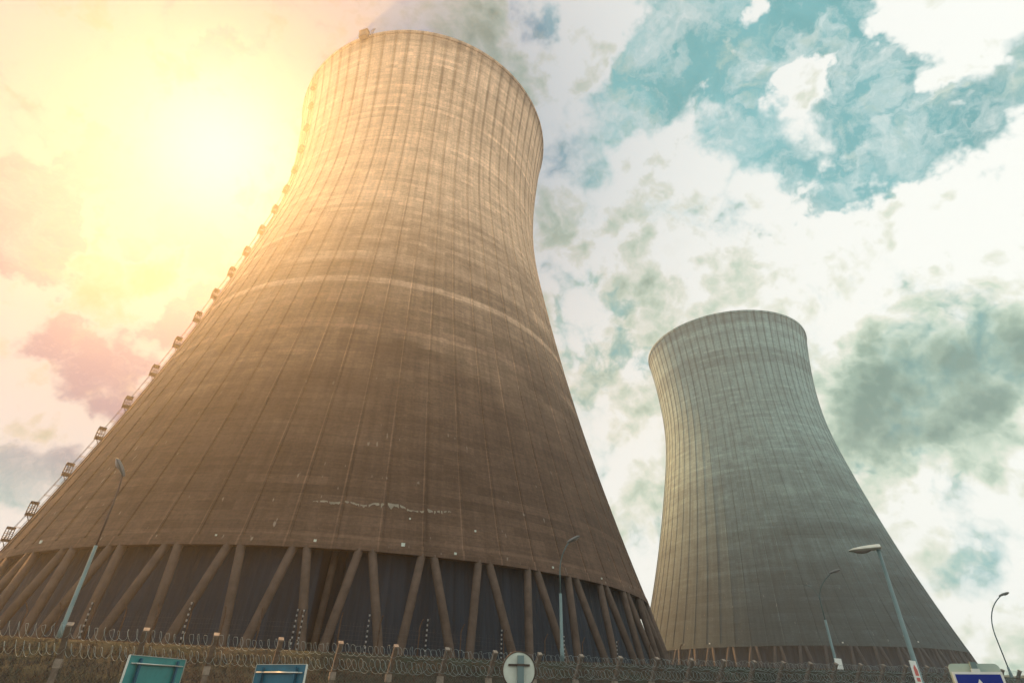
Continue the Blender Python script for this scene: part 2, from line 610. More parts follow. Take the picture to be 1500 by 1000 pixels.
tw2, rad2, zl2, zt2 = tower("smaller looking grey concrete cooling tower farther back on the right", 119.846, 265.053, 3.9, 17.549, 165.868,
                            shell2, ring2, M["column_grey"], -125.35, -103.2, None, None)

# inner support standing in the recessed bay of the near tower
mb = MB(); mb.tube([cyl(60.2, R_(-79.7), -.3), cyl(57.9, R_(-79.1), zl1 + 1)], .42, 10)
mb.build("inner_column", M["column"], tw1)

# access ladder with rest platforms up the left side of tower 1
LAZ = R_(-137.2)
erad = Vector((C_(LAZ), S(LAZ), 0)); etan = Vector((-S(LAZ), C_(LAZ), 0)); ez = Vector((0, 0, 1))
mb = MB()
zz_ = np.arange(zl1 + 1.5, zt1 + 1.0, 1.5)
for sgn in (-1, 1):
    mb.tube([erad * (rad1(min(z, zt1)) + .32) + etan * (.32 * sgn) + ez * z for z in zz_], .045, 4)
    mb.tube([erad * (rad1(min(z, zt1)) + .95) + etan * (.40 * sgn) + ez * z for z in zz_], .035, 4)
mb.tube([erad * (rad1(min(z, zt1)) + 1.08) + ez * z for z in zz_], .035, 4)
for z in np.arange(zl1 + 1.6, zt1, .9):
    r = rad1(z)
    a = erad * (r + .32) + ez * z
    mb.tube([a - etan * .32, a + etan * .32], .03, 4, False)
    if int(z / .9) % 2 == 0:
        mb.tube([a - etan * .34, a + erad * .63 - etan * .40, a + erad * .76, a + erad * .63 + etan * .40, a + etan * .34], .03, 4, False)
        mb.tube([a - etan * .32, a - etan * .32 - erad * .5], .03, 4, False)
mb.build("access_ladder", M["steel_dark"], tw1)
plat_z = [20.2, 24.4, 31.4, 38.6, 45.4, 53.0, 60.4, 67.6, 74.6, 81.8, 89.0, 97.0, 105.2, 113.2, 121.5, 130.0, 139.0, 148.5, 157.0]
for zw in plat_z:
    z = zw - TB
    r = rad1(z) + .12
    mb = MB()
    c0 = erad * r + ez * z
    W, D, H = .75, 1.15, 1.8
    mb.box(c0 + erad * D / 2, (D, 2 * W, .22), (erad, etan, ez))
    mb.box(c0 + erad * (D / 2) + ez * H, (D, 2 * W, .16), (erad, etan, ez))
    for dd in (D * .06, D * .35, D * .65, D - .05):
        for sgn in (-1, 1):
            mb.tube([c0 + erad * dd + etan * (sgn * W), c0 + erad * dd + etan * (sgn * W) + ez * H], .05, 4)
    for q in (-.5, 0, .5):
        mb.tube([c0 + erad * (D - .05) + etan * (q * W), c0 + erad * (D - .05) + etan * (q * W) + ez * H], .045, 4)
    for hh in (.55, 1.1):
        mb.tube([c0 - etan * W + ez * hh, c0 + erad * D - etan * W + ez * hh, c0 + erad * D + etan * W + ez * hh, c0 + etan * W + ez * hh], .04, 4)
    mb.tube([c0 - ez * 1.5, c0 + erad * D * .8], .06, 4)
    mb.build("rest_platform", M["steel_dark"], tw1)
# cradle on the rim
a = R_(-107.8); er = Vector((C_(a), S(a), 0)); et = Vector((-S(a), C_(a), 0))
mb = MB(); c0 = er * (rad1(zt1) + .3) + ez * (zt1 - .2)
mb.box(c0 + er * .8 - ez * .65, (1.4, 2.5, 2.5), (er, et, ez))
mb.box(c0 + er * .9 + ez * .75, (1.7, 2.9, .18), (er, et, ez))
mb.build("rim_cradle", M["steel_dark"], tw1)
mb = MB()
for q in (-1.6, -.2):
    mb.tube([c0 + et * (2.3 + q * .4), c0 + et * (2.5 + q * .4) + ez * 3.2], .10, 5)
mb.tube([c0 + et * 1.2 + ez * 2.2, c0 + et * 2.8 + ez * 2.5], .08, 5)
mb.build("rim_davit", M["steel_dark"], tw1)


def on_shell(px, py, tw, rad, zl, zt):
    """(azimuth, local z) where a pixel ray first meets the shell"""
    d = ray(px, py); d = d / math.hypot(d.x, d.y)
    lo = None
    s = 40.0
    while s < 400:
        q = Vector((0, 0, EYE)) + d * s - tw.location
        if zl - .5 < q.z < zt and math.hypot(q.x, q.y) < rad(min(max(q.z, zl), zt)):
            return math.atan2(q.y, q.x), q.z
        s += .02
    return None


# bare repair strip low on the near tower (real skin of mortar, 3 cm proud)
edge = [(458, 734, 735), (466, 733, 736), (478, 733, 737), (487, 735, 740), (496, 735, 741), (506, 733, 741), (516, 735, 742), (522, 737, 742), (530, 739, 743.5),
        (540, 739, 745), (549, 736, 746), (558, 737, 746), (566, 736, 746.5), (575, 738, 747.5), (584, 738, 748), (592, 742, 749), (600, 747, 749.5), (610, 748, 750.5),
        (620, 748, 751.5), (626, 745, 753), (634, 748, 753.5), (642, 748, 754), (650, 748, 752.5), (658, 748.5, 751.5), (661, 749, 750)]
fin = []
for i in range(len(edge) - 1):
    for q in range(4):
        t = q / 4
        e0, e1 = edge[i], edge[i + 1]
        ja, jb = random.uniform(-.5, .5), random.uniform(-.35, .35)
        top, bot = e0[1] + (e1[1] - e0[1]) * t + ja, e0[2] + (e1[2] - e0[2]) * t + jb
        fin.append((e0[0] + (e1[0] - e0[0]) * t, top, top + max(.2, (bot - top) * random.choice((.25, .4, .6, .85)))))
fin.append(edge[-1])
vs = []
for x, y0, y1 in fin:
    for yy in (y0, y1):
        az, z = on_shell(x, yy, tw1, rad1, zl1, zt1)
        vs += [cyl(rad1(z) + .04, az, z), cyl(rad1(z) - .05, az, z)]
fs = []
for i in range(len(fin) - 1):
    a, b = 4 * i, 4 * i + 4
    if i % 13 in (4, 9) or (i > 70 and i % 5 == 0): continue
    fs += [(a, b, b + 2, a + 2), (a, a + 1, b + 1, b), (a + 2, b + 2, b + 3, a + 3)]
fs += [(0, 2, 3, 1), (4 * len(fin) - 4, 4 * len(fin) - 3, 4 * len(fin) - 1, 4 * len(fin) - 2)]
mb = MB(); mb.add(vs, fs)
tag(mb.build("repair_patch", M["patch"], tw1), "pale ragged repair strip")
# little white survey plates above the lintel
for px, py, sz in [(462, 792, .5), (590, 798, .75), (666, 811, .5), (808, 831, .45), (879, 847, .4), (600, 760, .35), (695, 778, .4), (63, 794, .7), (318, 784, .35)]:
    az, z = on_shell(px, py, tw1, rad1, zl1, zt1)
    e1 = Vector((C_(az), S(az), 0)); e2 = Vector((-S(az), C_(az), 0))
    mb = MB(); mb.box(e1 * (rad1(z) + .26) + ez * z, (.12, sz * .62, sz * .55), (e1, e2, ez))
    mb.build("marker_plate", M["disc_pale"], tw1)
for px, py in [(1040, 942), (1234, 940.5), (1344, 939.5)]:
    az, z = on_shell(px, py, tw2, rad2, zl2, zt2)
    e1 = Vector((C_(az), S(az), 0)); e2 = Vector((-S(az), C_(az), 0))
    mb = MB(); mb.box(e1 * (rad2(z) + .26) + ez * z, (.12, .5, .4), (e1, e2, ez))
    mb.build("marker_plate", M["white_paint"], tw2)

# ---------------------------------------------------------------- outer fence
fence = empty("security_fence", F0)
tag(fence, "concrete post and chain link fence topped with razor wire coils along the brown bank", "fence", "plant fences")
LEAN = R_(33)
UPV = Vector((0, 0, 1))
arm_dir = (UPV * C_(LEAN) + O_ * S(LEAN)).normalized()
ARM = 1.2


def top_z(n):
    s = n * 2.5
    base = np.interp(n, [-3, 0, 3, 7, 10, 13, 17, 22, 40], [3.5, 3.46, 3.36, 3.33, 3.40, 3.54, 3.74, 3.96, 4.4])
    return float(base)


knees, tops = [], []
for n in range(-3, 40):
    P = F0 + T_ * (2.5 * n) + UPV * top_z(n)
    K = P - arm_dir * ARM
    knees.append(K); tops.append(P)
    mb = MB()
    w = .20
    base = Vector((K.x, K.y, -.05))
    tt = T_
    jit = random.uniform(-.02, .02)
    mb.box((base + K) / 2 - F0, (w, w, K.z + .05), (T_, O_, UPV))
    side = T_
    nrm = arm_dir.cross(side)
    mb.box(K + arm_dir * (ARM / 2 + .02) + T_ * jit - F0, (w * .92, w * .95, ARM + .06), (side, nrm, arm_dir))
    po = mb.build("post", M["post"], fence)
    mb = MB()
    mb.box(K - UPV * .16 - F0, (w + .05, w + .05, .30), (T_, O_, UPV))
    mb.build("collar", M["post_light"], po)
    mb = MB()
    mb.box(P + arm_dir * .075 - F0, (w * 1.05, w * 1.08, .06), (side, nrm, arm_dir))
    mb.build("cap", M["post_light"], po)

# chain link panel of real crossed wires + tension wires
mb = MB()
for i in range(len(knees) - 1):
    A, B = knees[i], knees[i + 1]
    ht = min(A.z, B.z) - .05; z0 = .15
    step = .13 if i < 26 else .2
    off = O_ * .08
    L = (B - A).length
    for sg in (-1, 1):
        c = -ht
        while c < L + ht:
            # line x = c + sg*(z - z0)
            za, zb_ = z0, ht
            xa, xb = (c, c + (ht - z0)) if sg > 0 else (c + (ht - z0), c)
            # clip in x
            def clip(xa, za, xb, zb):
                pts = []
                for (x1, y1, x2, y2) in ((xa, za, xb, zb),):
                    t0, t1 = 0.0, 1.0
                    dx = x2 - x1
                    for lim, s1 in ((0, 1), (L, -1)):
                        f1, f2 = s1 * (x1 - lim), s1 * (x2 - lim)
                        if f1 < 0 and f2 < 0: return None
                        if f1 < 0: t0 = max(t0, f1 / (f1 - f2))
                        elif f2 < 0: t1 = min(t1, f1 / (f1 - f2))
                    if t1 - t0 < .02: return None
                    return (x1 + dx * t0, y1 + (y2 - y1) * t0, x1 + dx * t1, y1 + (y2 - y1) * t1)
            r = clip(xa, za, xb, zb_)
            if r:
                Ah = Vector((A.x, A.y, 0)); Bh = Vector((B.x, B.y, 0)); d = (Bh - Ah).normalized()
                mb.tube([Ah + d * r[0] + UPV * r[1] + off - F0, Ah + d * r[2] + UPV * r[3] + off - F0], .0035, 3, False, False)
            c += step
mb.build("chain_link", M["mesh_wire"], fence)
mb = MB()
for fr in (0.02, .60):
    mb.tube([k + arm_dir * (ARM * fr) + O_ * .06 - F0 for k in knees], .004, 3, False)
mb.build("tension_wires", M["mesh_wire"], fence)
# razor wire: two counter-wound helices lying on the arms
mb = MB()
Ltot = 2.5 * (len(knees) - 1)
for rad_, pit_, fpos, fout, rw_, ph in ((.23, .25, .30, .16, .0065, 0), (.22, .27, .86, .02, .0065, 1.3)):
    pts = []
    nst = int(Ltot / pit_ * 14)
    wob = 0.0
    for i in range(nst):
        s = Ltot * i / (nst - 1)
        k = min(int(s / 2.5), len(knees) - 2); fr = s / 2.5 - k
        sag = .06 * S(math.pi * fr)
        mid = knees[k].lerp(knees[k + 1], fr) + arm_dir * (ARM * fpos - sag) + O_ * fout
        th = 2 * math.pi * i / 14 + ph
        if i % 14 == 0: wob = random.uniform(-.06, .06)
        rr = rad_ + wob
        pts.append(mid + UPV * (rr * S(th)) + O_ * (rr * C_(th)) + T_ * (wob + .12 * C_(th + .6)) - F0)
    mb.tube(pts, rw_, 3, False)
mb.build("razor_wire", M["wire"], fence)

# ---------------------------------------------------------------- inner fence with crook-topped posts
inner_px = [(-60, 884), (-5, 883.5), (48, 883), (96, 882), (144, 883), (189, 883), (235, 885), (284, 885.5), (331, 887.5), (382, 889), (441, 893), (501, 897), (557, 901), (613, 906), (669, 913), (735, 921), (799, 929.5), (853, 934), (903, 938), (950, 941), (995, 943.5)]
IZ = 6.5
inner = []
for q in inner_px:
    d = ray(*q); d = d / math.hypot(d.x, d.y)
    dist = (IZ - EYE) / d.z
    inner.append(Vector((0, 0, EYE)) + d * dist)
# smooth the plan line
for _ in range(2):
    inner = [inner[0]] + [(inner[i - 1] + inner[i] * 2 + inner[i + 1]) / 4 for i in range(1, len(inner) - 1)] + [inner[-1]]
if_root = empty("plant_fence", (inner[0].x, inner[0].y, 3.3))
tag(if_root, "thin wire fence with crook topped rusty posts around the larger tower's foot", "fence", "plant fences")
I0 = Vector((inner[0].x, inner[0].y, 3.3))
for i, P in enumerate(inner):
    t = (inner[min(i + 1, len(inner) - 1)] - inner[max(i - 1, 0)]).normalized()
    nrm = Vector((t.y, -t.x, 0))
    mb = MB()
    b0 = Vector((P.x, P.y, 3.2))
    k = Vector((P.x, P.y, IZ - .55))
    mb.tube([b0 - I0, k - I0, k + nrm * .10 + UPV * .2 - I0, k + nrm * .32 + UPV * .50 - I0, k + nrm * .42 + UPV * .55 - I0], [.055, .055, .05, .045, .04], 6)
    mb.build("post", M["rust_post"], if_root)
mb = MB()
for h in np.arange(3.6, IZ - .5, .3):
    mb.tube([Vector((P.x, P.y, h)) - I0 for P in inner], .004, 3, False)
for i in range(len(inner) - 1):
    A, B = inner[i], inner[i + 1]
    for q in range(1, 12):
        P = A.lerp(B, q / 12)
        mb.tube([Vector((P.x, P.y, 3.4)) - I0, Vector((P.x, P.y, IZ - .55)) - I0], .004, 3, False)
mb.build("wire_mesh", M["mesh_wire"], if_root)
for px, py in [(137, 881), (282, 881), (437, 891), (446, 892), (542, 899), (627, 906), (735, 921), (826, 930), (903, 938)]:
    d = ray(px, py); d = d / math.hypot(d.x, d.y)
    dist = (6.4 - EYE) / d.z - 1.0
    T0 = Vector((0, 0, EYE)) + d * dist
    mb = MB()
    mb.tube([Vector((T0.x, T0.y, 3.2)) - I0, Vector((T0.x, T0.y, T0.z - .5)) - I0, T0 + Vector((.18, -.2, 0)) - I0], .035, 6)
    ip = mb.build("insulator_post", M["black_rod"], if_root)
    mb = MB()
    z = 3.5
    while z < T0.z - .15:
        mb.tube([Vector((T0.x, T0.y - .05, z)) - I0, Vector((T0.x, T0.y - .05, z + .13)) - I0], [.05, .06], 8)
        z += .33
    mb.build("insulators", M["porcelain"], ip)

# ---------------------------------------------------------------- street lamps
def lamp(label, base_px, top_px, head_px, dist, zb, r0, r1, kind, twin_px=None, split=.55):
    b = at(*base_px, dist); t = at(*top_px, dist); h = at(*head_px, dist)
    b = Vector((t.x, t.y, zb))
    root = empty("street_lamp", b); tag(root, label, "street lamp", "street lamps")
    Ht = t.z - zb
    mb = MB(); mb.tube([(0, 0, 0), (0, 0, .9), (0, 0, .92), (0, 0, Ht * split)], [r0 * 1.25, r0 * 1.25, r0, r0 * (.85 if kind != "box" else .66)], 12)
    mb.tube([(0, 0, -.2), (0, 0, .04)], r0 * 2.6, 12)
    mb.build("pole", M["lamp_teal"], root)
    mb = MB()
    def curve(H):
        end = H - b
        pts = [Vector((0, 0, Ht * split)), Vector((0, 0, Ht * (split + (1 - split) * .55))), ]
        p0, p1, p2 = pts[-1], Vector((0, 0, Ht)) + (end - Vector((0, 0, Ht))) * .05, end
        for q in range(1, 9):
            s = q / 8
            pts.append(p0 * (1 - s) ** 2 + p1 * (2 * s * (1 - s)) + p2 * s * s)
        return pts
    if kind != "box":
        pts = curve(h)
        mb.tube(pts, [r1] * 2 + [r1 * .9] * (len(pts) - 2), 8)
        if twin_px:
            pt2 = curve(at(*twin_px, dist))
            mb.tube(pt2[1:], r1 * .5, 6)
        mb.build("arm", M["arm_teal"] if kind != "brown" else M["lamp_brown"], root)
        d = (pts[-1] - pts[-3]); d.z *= .35; d.normalize()
        sd = d.cross(UPV).normalized(); uu = sd.cross(d)
        head(root, pts[-1] + d * .36, d, sd, uu, 1.4)
    else:
        mb.tube([(0, 0, Ht * split), (0, 0, Ht)], [r1 * 1.15, r1], 10)
        mb.build("arm", M["lamp_teal"], root)
        d = (h - t); d.z = 0; d.normalize()
        d.z = -.02
        sd = d.cross(UPV).normalized(); uu = sd.cross(d)
        head(root, Vector((0, 0, Ht + .02)) + d * .42, d, sd, uu, 1.6, True)
    return root


def head(root, c, d, sd, uu, k, flat_top=False):
    """cobra-head lantern: tapered housing over a shallow bowl"""
    mb = MB()
    secs = [(-.40, .055, .05, .05), (-.30, .10, .09, .09), (-.12, .15, .12, .10), (.10, .17, .12, .10), (.28, .165, .10, .08), (.38, .12, .05, .06), (.41, .06, .02, .03)]
    if flat_top:
        secs = [(-.34, .12, .085, .05), (-.30, .15, .105, .07), (-.05, .17, .10, .09), (.16, .17, .085, .10), (.34, .15, .055, .07), (.43, .10, .02, .03), (.45, .05, .01, .01)]
    vs, fs = [], []
    nn = 12
    for x, w, hu, hd in secs:
        for i in range(nn):
            th = 2 * math.pi * i / nn
            yy, z = w * C_(th), S(th)
            z = z * hu if z > 0 else z * hd * .5
            vs.append(c + (d * x + sd * yy + uu * z) * k)
    for i in range(len(secs) - 1):
        for j in range(nn):
            a, b2 = i * nn + j, i * nn + (j + 1) % nn
            fs.append((a, b2, b2 + nn, a + nn))
    fs += [tuple(reversed(range(nn))), tuple((len(secs) - 1) * nn + j for j in range(nn))]
    mb.add(vs, fs, True)
    ho = mb.build("lamp_head", M["lamp_head"] if flat_top else M["lamp_dark"], root, sharp=50)
    mb = MB()
    vs, fs = [], []
    for x, w, dp in [(-.10, .06, .02), (-.02, .11, .06), (.12, .125, .085), (.26, .10, .06), (.33, .05, .03)]:
        for i in range(8):
            th = math.pi + math.pi * i / 7
            vs.append(c + (d * x + sd * (w * C_(th)) + uu * (dp * S(th) - .02)) * k)
    for i in range(4):
        for j in range(7):
            a = i * 8 + j
            fs.append((a, a + 1, a + 9, a + 8))
    mb.add(vs, fs, True)
    mb.build("bowl", M["lamp_glass"], ho)


lamp("street lamp with a brown curved upper arm at far left before the brown tower", (110, 930), (180, 702), (179, 693), 37, 3.3, .10, .05, "brown", split=.56)
lamp("thin street lamp before the right part of the brown tower", (826, 966), (819.5, 812), (834, 793), 45, 3.6, .12, .045, "teal", split=.62)
lamp("slim curved street lamp standing before the grey tower", (1229, 968), (1196, 858), (1218, 838.5), 68, 3.9, .13, .055, "teal", twin_px=(1178, 856), split=.60)
lamp("tall street lamp with a big flat pale head beside the red and white plate", (1350, 1000), (1286, 803), (1252, 800), 30, 0, .105, .075, "box", split=.985)
lamp("curved street lamp alone against the sky at far right", (1477, 978), (1443, 893), (1466, 872), 90, 3.9, .13, .06, "teal", split=.2)

# ---------------------------------------------------------------- signs
def sign_axes(yaw):
    """x across the sign, n out of its face, z up; yaw turns it from facing the camera's -y"""
    return Vector((C_(yaw), S(yaw), 0)), Vector((S(yaw), -C_(yaw), 0)), UPV


def at_z(px, py, z):
    d = ray(px, py)
    return Vector((0, 0, EYE)) + d * ((z - EYE) / d.z)


def panel_sign(label, tl, tr, ztop, height, sheet, edge_side):
    A, B = at_z(*tl, ztop), at_z(*tr, ztop)
    c = (A + B) / 2
    width = (B - A).length
    print("SIGN", label[:12], "width", round(width, 2), "dist", round(c.length, 1))
    ax, nn, uz = sign_axes(math.atan2((B - A).y, (B - A).x))
    base = Vector((c.x, c.y, 0))
    root = empty("panel_sign", base); tag(root, label, "road sign", "panel sign backs")
    zt = c.z; zc = zt - height / 2
    mb = MB(); mb.box((0, 0, zc), (width, .012, height), (ax, nn, uz)); mb.build("sheet", sheet, root)
    mb = MB()
    es = edge_side
    mb.box(ax * (es * (width / 2 + .012)) + nn * .015 + uz * zc, (.024, .055, height), (ax, nn, uz))
    mb.box(ax * (-es * (width / 2 + .006)) + nn * .01 + uz * zc, (.012, .04, height), (ax, nn, uz))
    mb.box(uz * (zt + .006) + nn * .01, (width - .002, .035, .012), (ax, nn, uz))
    mb.build("edge_frame", M["alu"], root)
    for q in (-.33, .33):
        mb = MB()
        zt2 = zt - .06
        mb.box(ax * (q * width) + nn * .075 + uz * (zt2 / 2), (.075, .06, zt2), (ax, nn, uz))
        mb.build("post", M["sign_rail"], root)
    for zr in (zt - .20, zt - height + .2):
        mb = MB()
        mb.box(nn * .026 + uz * zr, (width * .90, .034, .032), (ax, nn, uz))
        mb.tube([ax * (-.42 * width) + nn * .12 + uz * zr, ax * (.42 * width) + nn * .12 + uz * zr], .016, 8)
        for q in (-.39, -.27, .27, .39):
            mb.tube([ax * (q * width) + nn * .03 + uz * zr, ax * (q * width) + nn * .135 + uz * zr], .014, 6)
        mb.build("clamp_rail", M["alu"], root)
    return root


panel_sign("teal back of a panel sign with a pale left edge, at lower left", (190.4, 958.4), (272, 965.8), 2.40, 1.05, M["sign_back_teal"], -1)
panel_sign("blue back of a panel sign with a white right edge, left of the round sign", (377, 973), (450, 972.6), 2.25, 1.05, M["sign_back_blue"], 1)

# round sign seen from behind
c = at(760.5, 954.2, 12.6)
base = Vector((c.x, c.y, 0)); root = empty("round_sign", base)
tag(root, "round road sign seen from behind on a blue grey post", "road sign")
Rr = .315; zc = c.z - Rr
ax, nn, uz = sign_axes(R_(4))
mb = MB()
nseg = 48
vs, fs = [], []
for yy, r in ((-.012, Rr), (.0, Rr)):
    for i in range(nseg):
        th = 2 * math.pi * i / nseg
        vs.append(ax * (r * C_(th)) + uz * (zc + r * S(th)) + nn * yy)
fs = [tuple(range(nseg)), tuple(reversed(range(nseg, 2 * nseg)))] + [(i, i + nseg, (i + 1) % nseg + nseg, (i + 1) % nseg) for i in range(nseg)]
mb.add(vs, fs); mb.build("disc", M["disc_pale"], root)
mb = MB(); mb.tube([ax * ((Rr + .006) * C_(2 * math.pi * i / nseg)) + uz * (zc + (Rr + .006) * S(2 * math.pi * i / nseg)) + nn * .006 for i in range(nseg + 1)], .013, 6, False)
mb.build("rim", M["steel_dark"], root)
mb = MB(); mb.box(nn * .07 + uz * ((zc + Rr * .80) / 2) + ax * .025, (.125, .09, zc + Rr * .80), (ax, nn, uz)); mb.build("post", M["lamp_teal"], root)
mb = MB()
for zr in (zc + .09, zc - .24):
    mb.box(nn * .018 + uz * zr, (.42, .03, .035), (ax, nn, uz))
    mb.box(nn * .124 + uz * zr + ax * .025, (.16, .014, .035), (ax, nn, uz))
mb.build("clamp", M["steel_dark"], root)

# pedestrian crossing sign (blue square) with a second plate's grey back above it, on one post
D_ = 13.0
tl, tr_ = at(1407.6, 984.5, D_), at(1453, 982, D_)
yaw = math.atan2((tr_ - tl).y, (tr_ - tl).x)
yaw = R_(-26)
ax, nn, uz = sign_axes(yaw)
c = (tl + tr_) / 2
W = .68
base = Vector((c.x, c.y, 0)) - nn * .05
root = empty("crossing_sign", base); tag(root, "blue square pedestrian crossing sign with a white triangle, at lower right", "road sign")
zt = c.z
mb = MB(); mb.box(nn * .05 + uz * (zt - W / 2), (W, .014, W), (ax, nn, uz)); mb.build("border", M["white_paint"], root)
mb = MB(); mb.box(nn * .0595 + uz * (zt - W / 2), (W - .07, .006, W - .07), (ax, nn, uz)); mb.build("blue_face", M["sign_blue"], root)


def flat(mb, pts, z0, y0, th=.003):
    n = len(pts)
    vs = [ax * px + uz * (z0 + pz) + nn * y for y in (y0 + th, y0) for px, pz in pts]
    mb.add(vs, [tuple(range(n)), tuple(reversed(range(n, 2 * n)))] + [(i, i + n, (i + 1) % n + n, (i + 1) % n) for i in range(n)])


mb = MB(); flat(mb, [(-.25, -.56), (.25, -.56), (0, -.10)], zt, .063); mb.build("white_triangle", M["white_paint"], root)
mb = MB()
hd = [(.005 + .026 * C_(2 * math.pi * i / 12), -.215 + .026 * S(2 * math.pi * i / 12)) for i in range(12)]
flat(mb, hd, zt, .0665)
flat(mb, [(-.035, -.25), (.03, -.25), (.045, -.29), (.07, -.34), (.055, -.35), (.028, -.31), (.024, -.38), (.07, -.47), (.085, -.53), (.06, -.53), (.04, -.47), (-.005, -.40), (-.035, -.47), (-.08, -.53), (-.105, -.52), (-.06, -.46), (-.03, -.38), (-.028, -.31), (-.055, -.345), (-.07, -.335), (-.05, -.29)], zt, .0665)
for k in range(5):
    x0 = -.19 + k * .085
    flat(mb, [(x0, -.548), (x0 + .045, -.548), (x0 + .045, -.535), (x0, -.535)], zt, .0665)
mb.build("pedestrian_symbol", M["black_paint"], root)
# post rises behind the blue panel; grey plate fixed on the far side of the post
zt2 = at(1427, 970.8, D_).z
mb = MB(); mb.box(uz * ((zt2 + .02) / 2), (.085, .06, zt2 + .02), (ax, nn, uz)); mb.build("post", M["lamp_teal"], root)
mb = MB()
W2, H2, rc = .70, .70, .07
pts = []
for cx_, cz_, a0 in ((W2 / 2 - rc, -rc, 0), (-W2 / 2 + rc, -rc, 90), (-W2 / 2 + rc, -H2 + rc, 180), (W2 / 2 - rc, -H2 + rc, 270)):
    for q in range(7):
        th = R_(a0 + 15 * q)
        pts.append((cx_ + rc * C_(th), cz_ + rc * S(th)))
flat(mb, pts, zt2, -.052, .012)
mb.build("plate_back", M["sign_pale"], root)
mb = MB(); mb.box(nn * .034 + uz * (zt + .02), (.12, .012, .05), (ax, nn, uz)); mb.box(-nn * .0345 + uz * (zt2 - .16), (.5, .009, .04), (ax, nn, uz)); mb.build("clamp", M["alu"], root)

# red and white plate seen almost edge-on near the tall lamp's foot
D_ = 28.0
c = at(1336, 967, D_); c2 = at(1346, 1000, D_)
vx = Vector((c.x, c.y, 0)).normalized()
yaw = math.atan2(c.y, c.x) - R_(17)          # nearly along the line of sight
ax, nn, uz = Vector((C_(yaw), S(yaw), 0)), Vector((S(yaw), -C_(yaw), 0)), UPV
if nn.dot(-vx) < 0: nn = -nn
base = Vector((c.x, c.y, 0)); root = empty("chevron_plate", base)
tag(root, "narrow white plate with red marks, seen almost edge on beside the tall lamp", "road sign")
zt = c.z; Wp, Hp = .62, 1.55
mb = MB(); mb.box(uz * (zt - Hp / 2), (Wp, .03, Hp), (ax, nn, uz)); mb.build("plate", M["white_paint"], root)
mb = MB()
flat(mb, [(-.16, -.48), (.2, -.48), (.2, -.30), (.02, -.12), (-.16, -.24)], zt, .0165)
flat(mb, [(-.16, -.54), (.2, -.54), (.2, -.66), (-.16, -.66)][::-1], zt, .0165)
flat(mb, [(-.16, -.72), (.2, -.72), (.2, -1.25), (-.16, -1.25)][::-1], zt, .0165)
mb.build("red_marks", M["red_paint"], root)
mb = MB(); mb.tube([nn * -.06 + uz * -.1, nn * -.06 + uz * (zt - .1)], .04, 10); mb.build("post", M["galv"], root)

# small white board hung at the foot of the twin lamp behind the fence
D_ = 66.0
c = (at(1224.6, 964, D_) + at(1229, 963.5, D_)) / 2
cb = (at(1229, 982, D_) + at(1238, 981, D_)) / 2
vx = Vector((c.x, c.y, 0)).normalized()
yaw = math.atan2(c.y, c.x) - R_(28)
ax, nn, uz = Vector((C_(yaw), S(yaw), 0)), Vector((S(yaw), -C_(yaw), 0)), UPV
if nn.dot(-vx) < 0: nn = -nn
base = Vector((c.x, c.y, 3.85)); root = empty("white_board", base)
tag(root, "small white board leaning at the foot of the slim lamp before the grey tower", "sign board")
zt = c.z - 3.85
mb = MB(); mb.box(uz * (zt - .75), (1.15, .05, 1.5), (ax, nn, uz)); mb.build("board", M["white_paint"], root)
mb = MB(); mb.tube([nn * -.07, nn * -.07 + uz * (zt - .1)], .04, 8); mb.build("post", M["galv"], root)

# ---------------------------------------------------------------- haze
SUN = ray(325, 215).normalized()
sun_el = math.asin(SUN.z); sun_az = math.atan2(SUN.x, SUN.y)
m = bpy.data.materials.new("haze_air"); m.use_nodes = True
t = m.node_tree; t.nodes.clear()
out = t.nodes.new("ShaderNodeOutputMaterial")
pv = t.nodes.new("ShaderNodeVolumePrincipled")
pv.inputs["Color"].default_value = (.90, .97, 1.0, 1)
pv.inputs["Density"].default_value = .00058
pv.inputs["Anisotropy"].default_value = .72
t.links.new(pv.outputs[0], out.inputs["Volume"])
mb = MB(); cc = spt(150, 100, 84.3); mb.box(cc, (520, 320, 170.6), (T_, O_, UPV))
hz = mb.build("haze", m)
tag(hz, "thin warm air haze filling the whole scene", "haze", kind="stuff")

# ---------------------------------------------------------------- sun and sky
sl = bpy.data.lights.new("sun", "SUN"); sl.energy = 3.7; sl.angle = R_(.5); sl.color = (1, .47, .14)
so = bpy.data.objects.new("sun", sl); col.objects.link(so)
so.rotation_euler = (-SUN).to_track_quat("-Z", "Y").to_euler()
so.location = (0, 0, 300)

w = bpy.data.worlds.new("World"); scene.world = w; w.use_nodes = True
t = w.node_tree; g = NT(t)
bg = t.nodes["Background"]
sky = t.nodes.new("ShaderNodeTexSky"); sky.sky_type = "NISHITA"; sky.sun_disc = False
sky.sun_elevation = sun_el; sky.sun_rotation = sun_az
sky.air_density = 1.0; sky.dust_density = 1.0; sky.ozone_density = 1.5
dirn = g.n("ShaderNodeTexCoord").outputs["Generated"]
wn = g.noise(dirn, 5.0, 5, .6, color=True)
warp = g.vm("SCALE", g.vm("SUBTRACT", wn, (.5, .5, .5)), scale=.22)
dw = g.vm("ADD", dirn, warp)
wn2 = g.noise(dirn, 22.0, 5, .6, color=True)
dw = g.vm("ADD", dw, g.vm("SCALE", g.vm("SUBTRACT", wn2, (.5, .5, .5)), scale=.06))


def blobs(lst, op="MAXIMUM"):
    acc = None
    for px, py, r, wgt in lst:
        c = ray(px, py).normalized()
        e = ray(px + r, py).normalized()
        e2 = ray(px, py + r).normalized()
        rad_ = ((c - e).length + (c - e2).length) / 2
        d = g.vm("DISTANCE", dw, tuple(c))
        v = g.mapr(d, rad_ * .25, rad_ * 1.6, abs(wgt), 0.0, True)
        acc = v if acc is None else g.m(op, acc, v)
    return acc


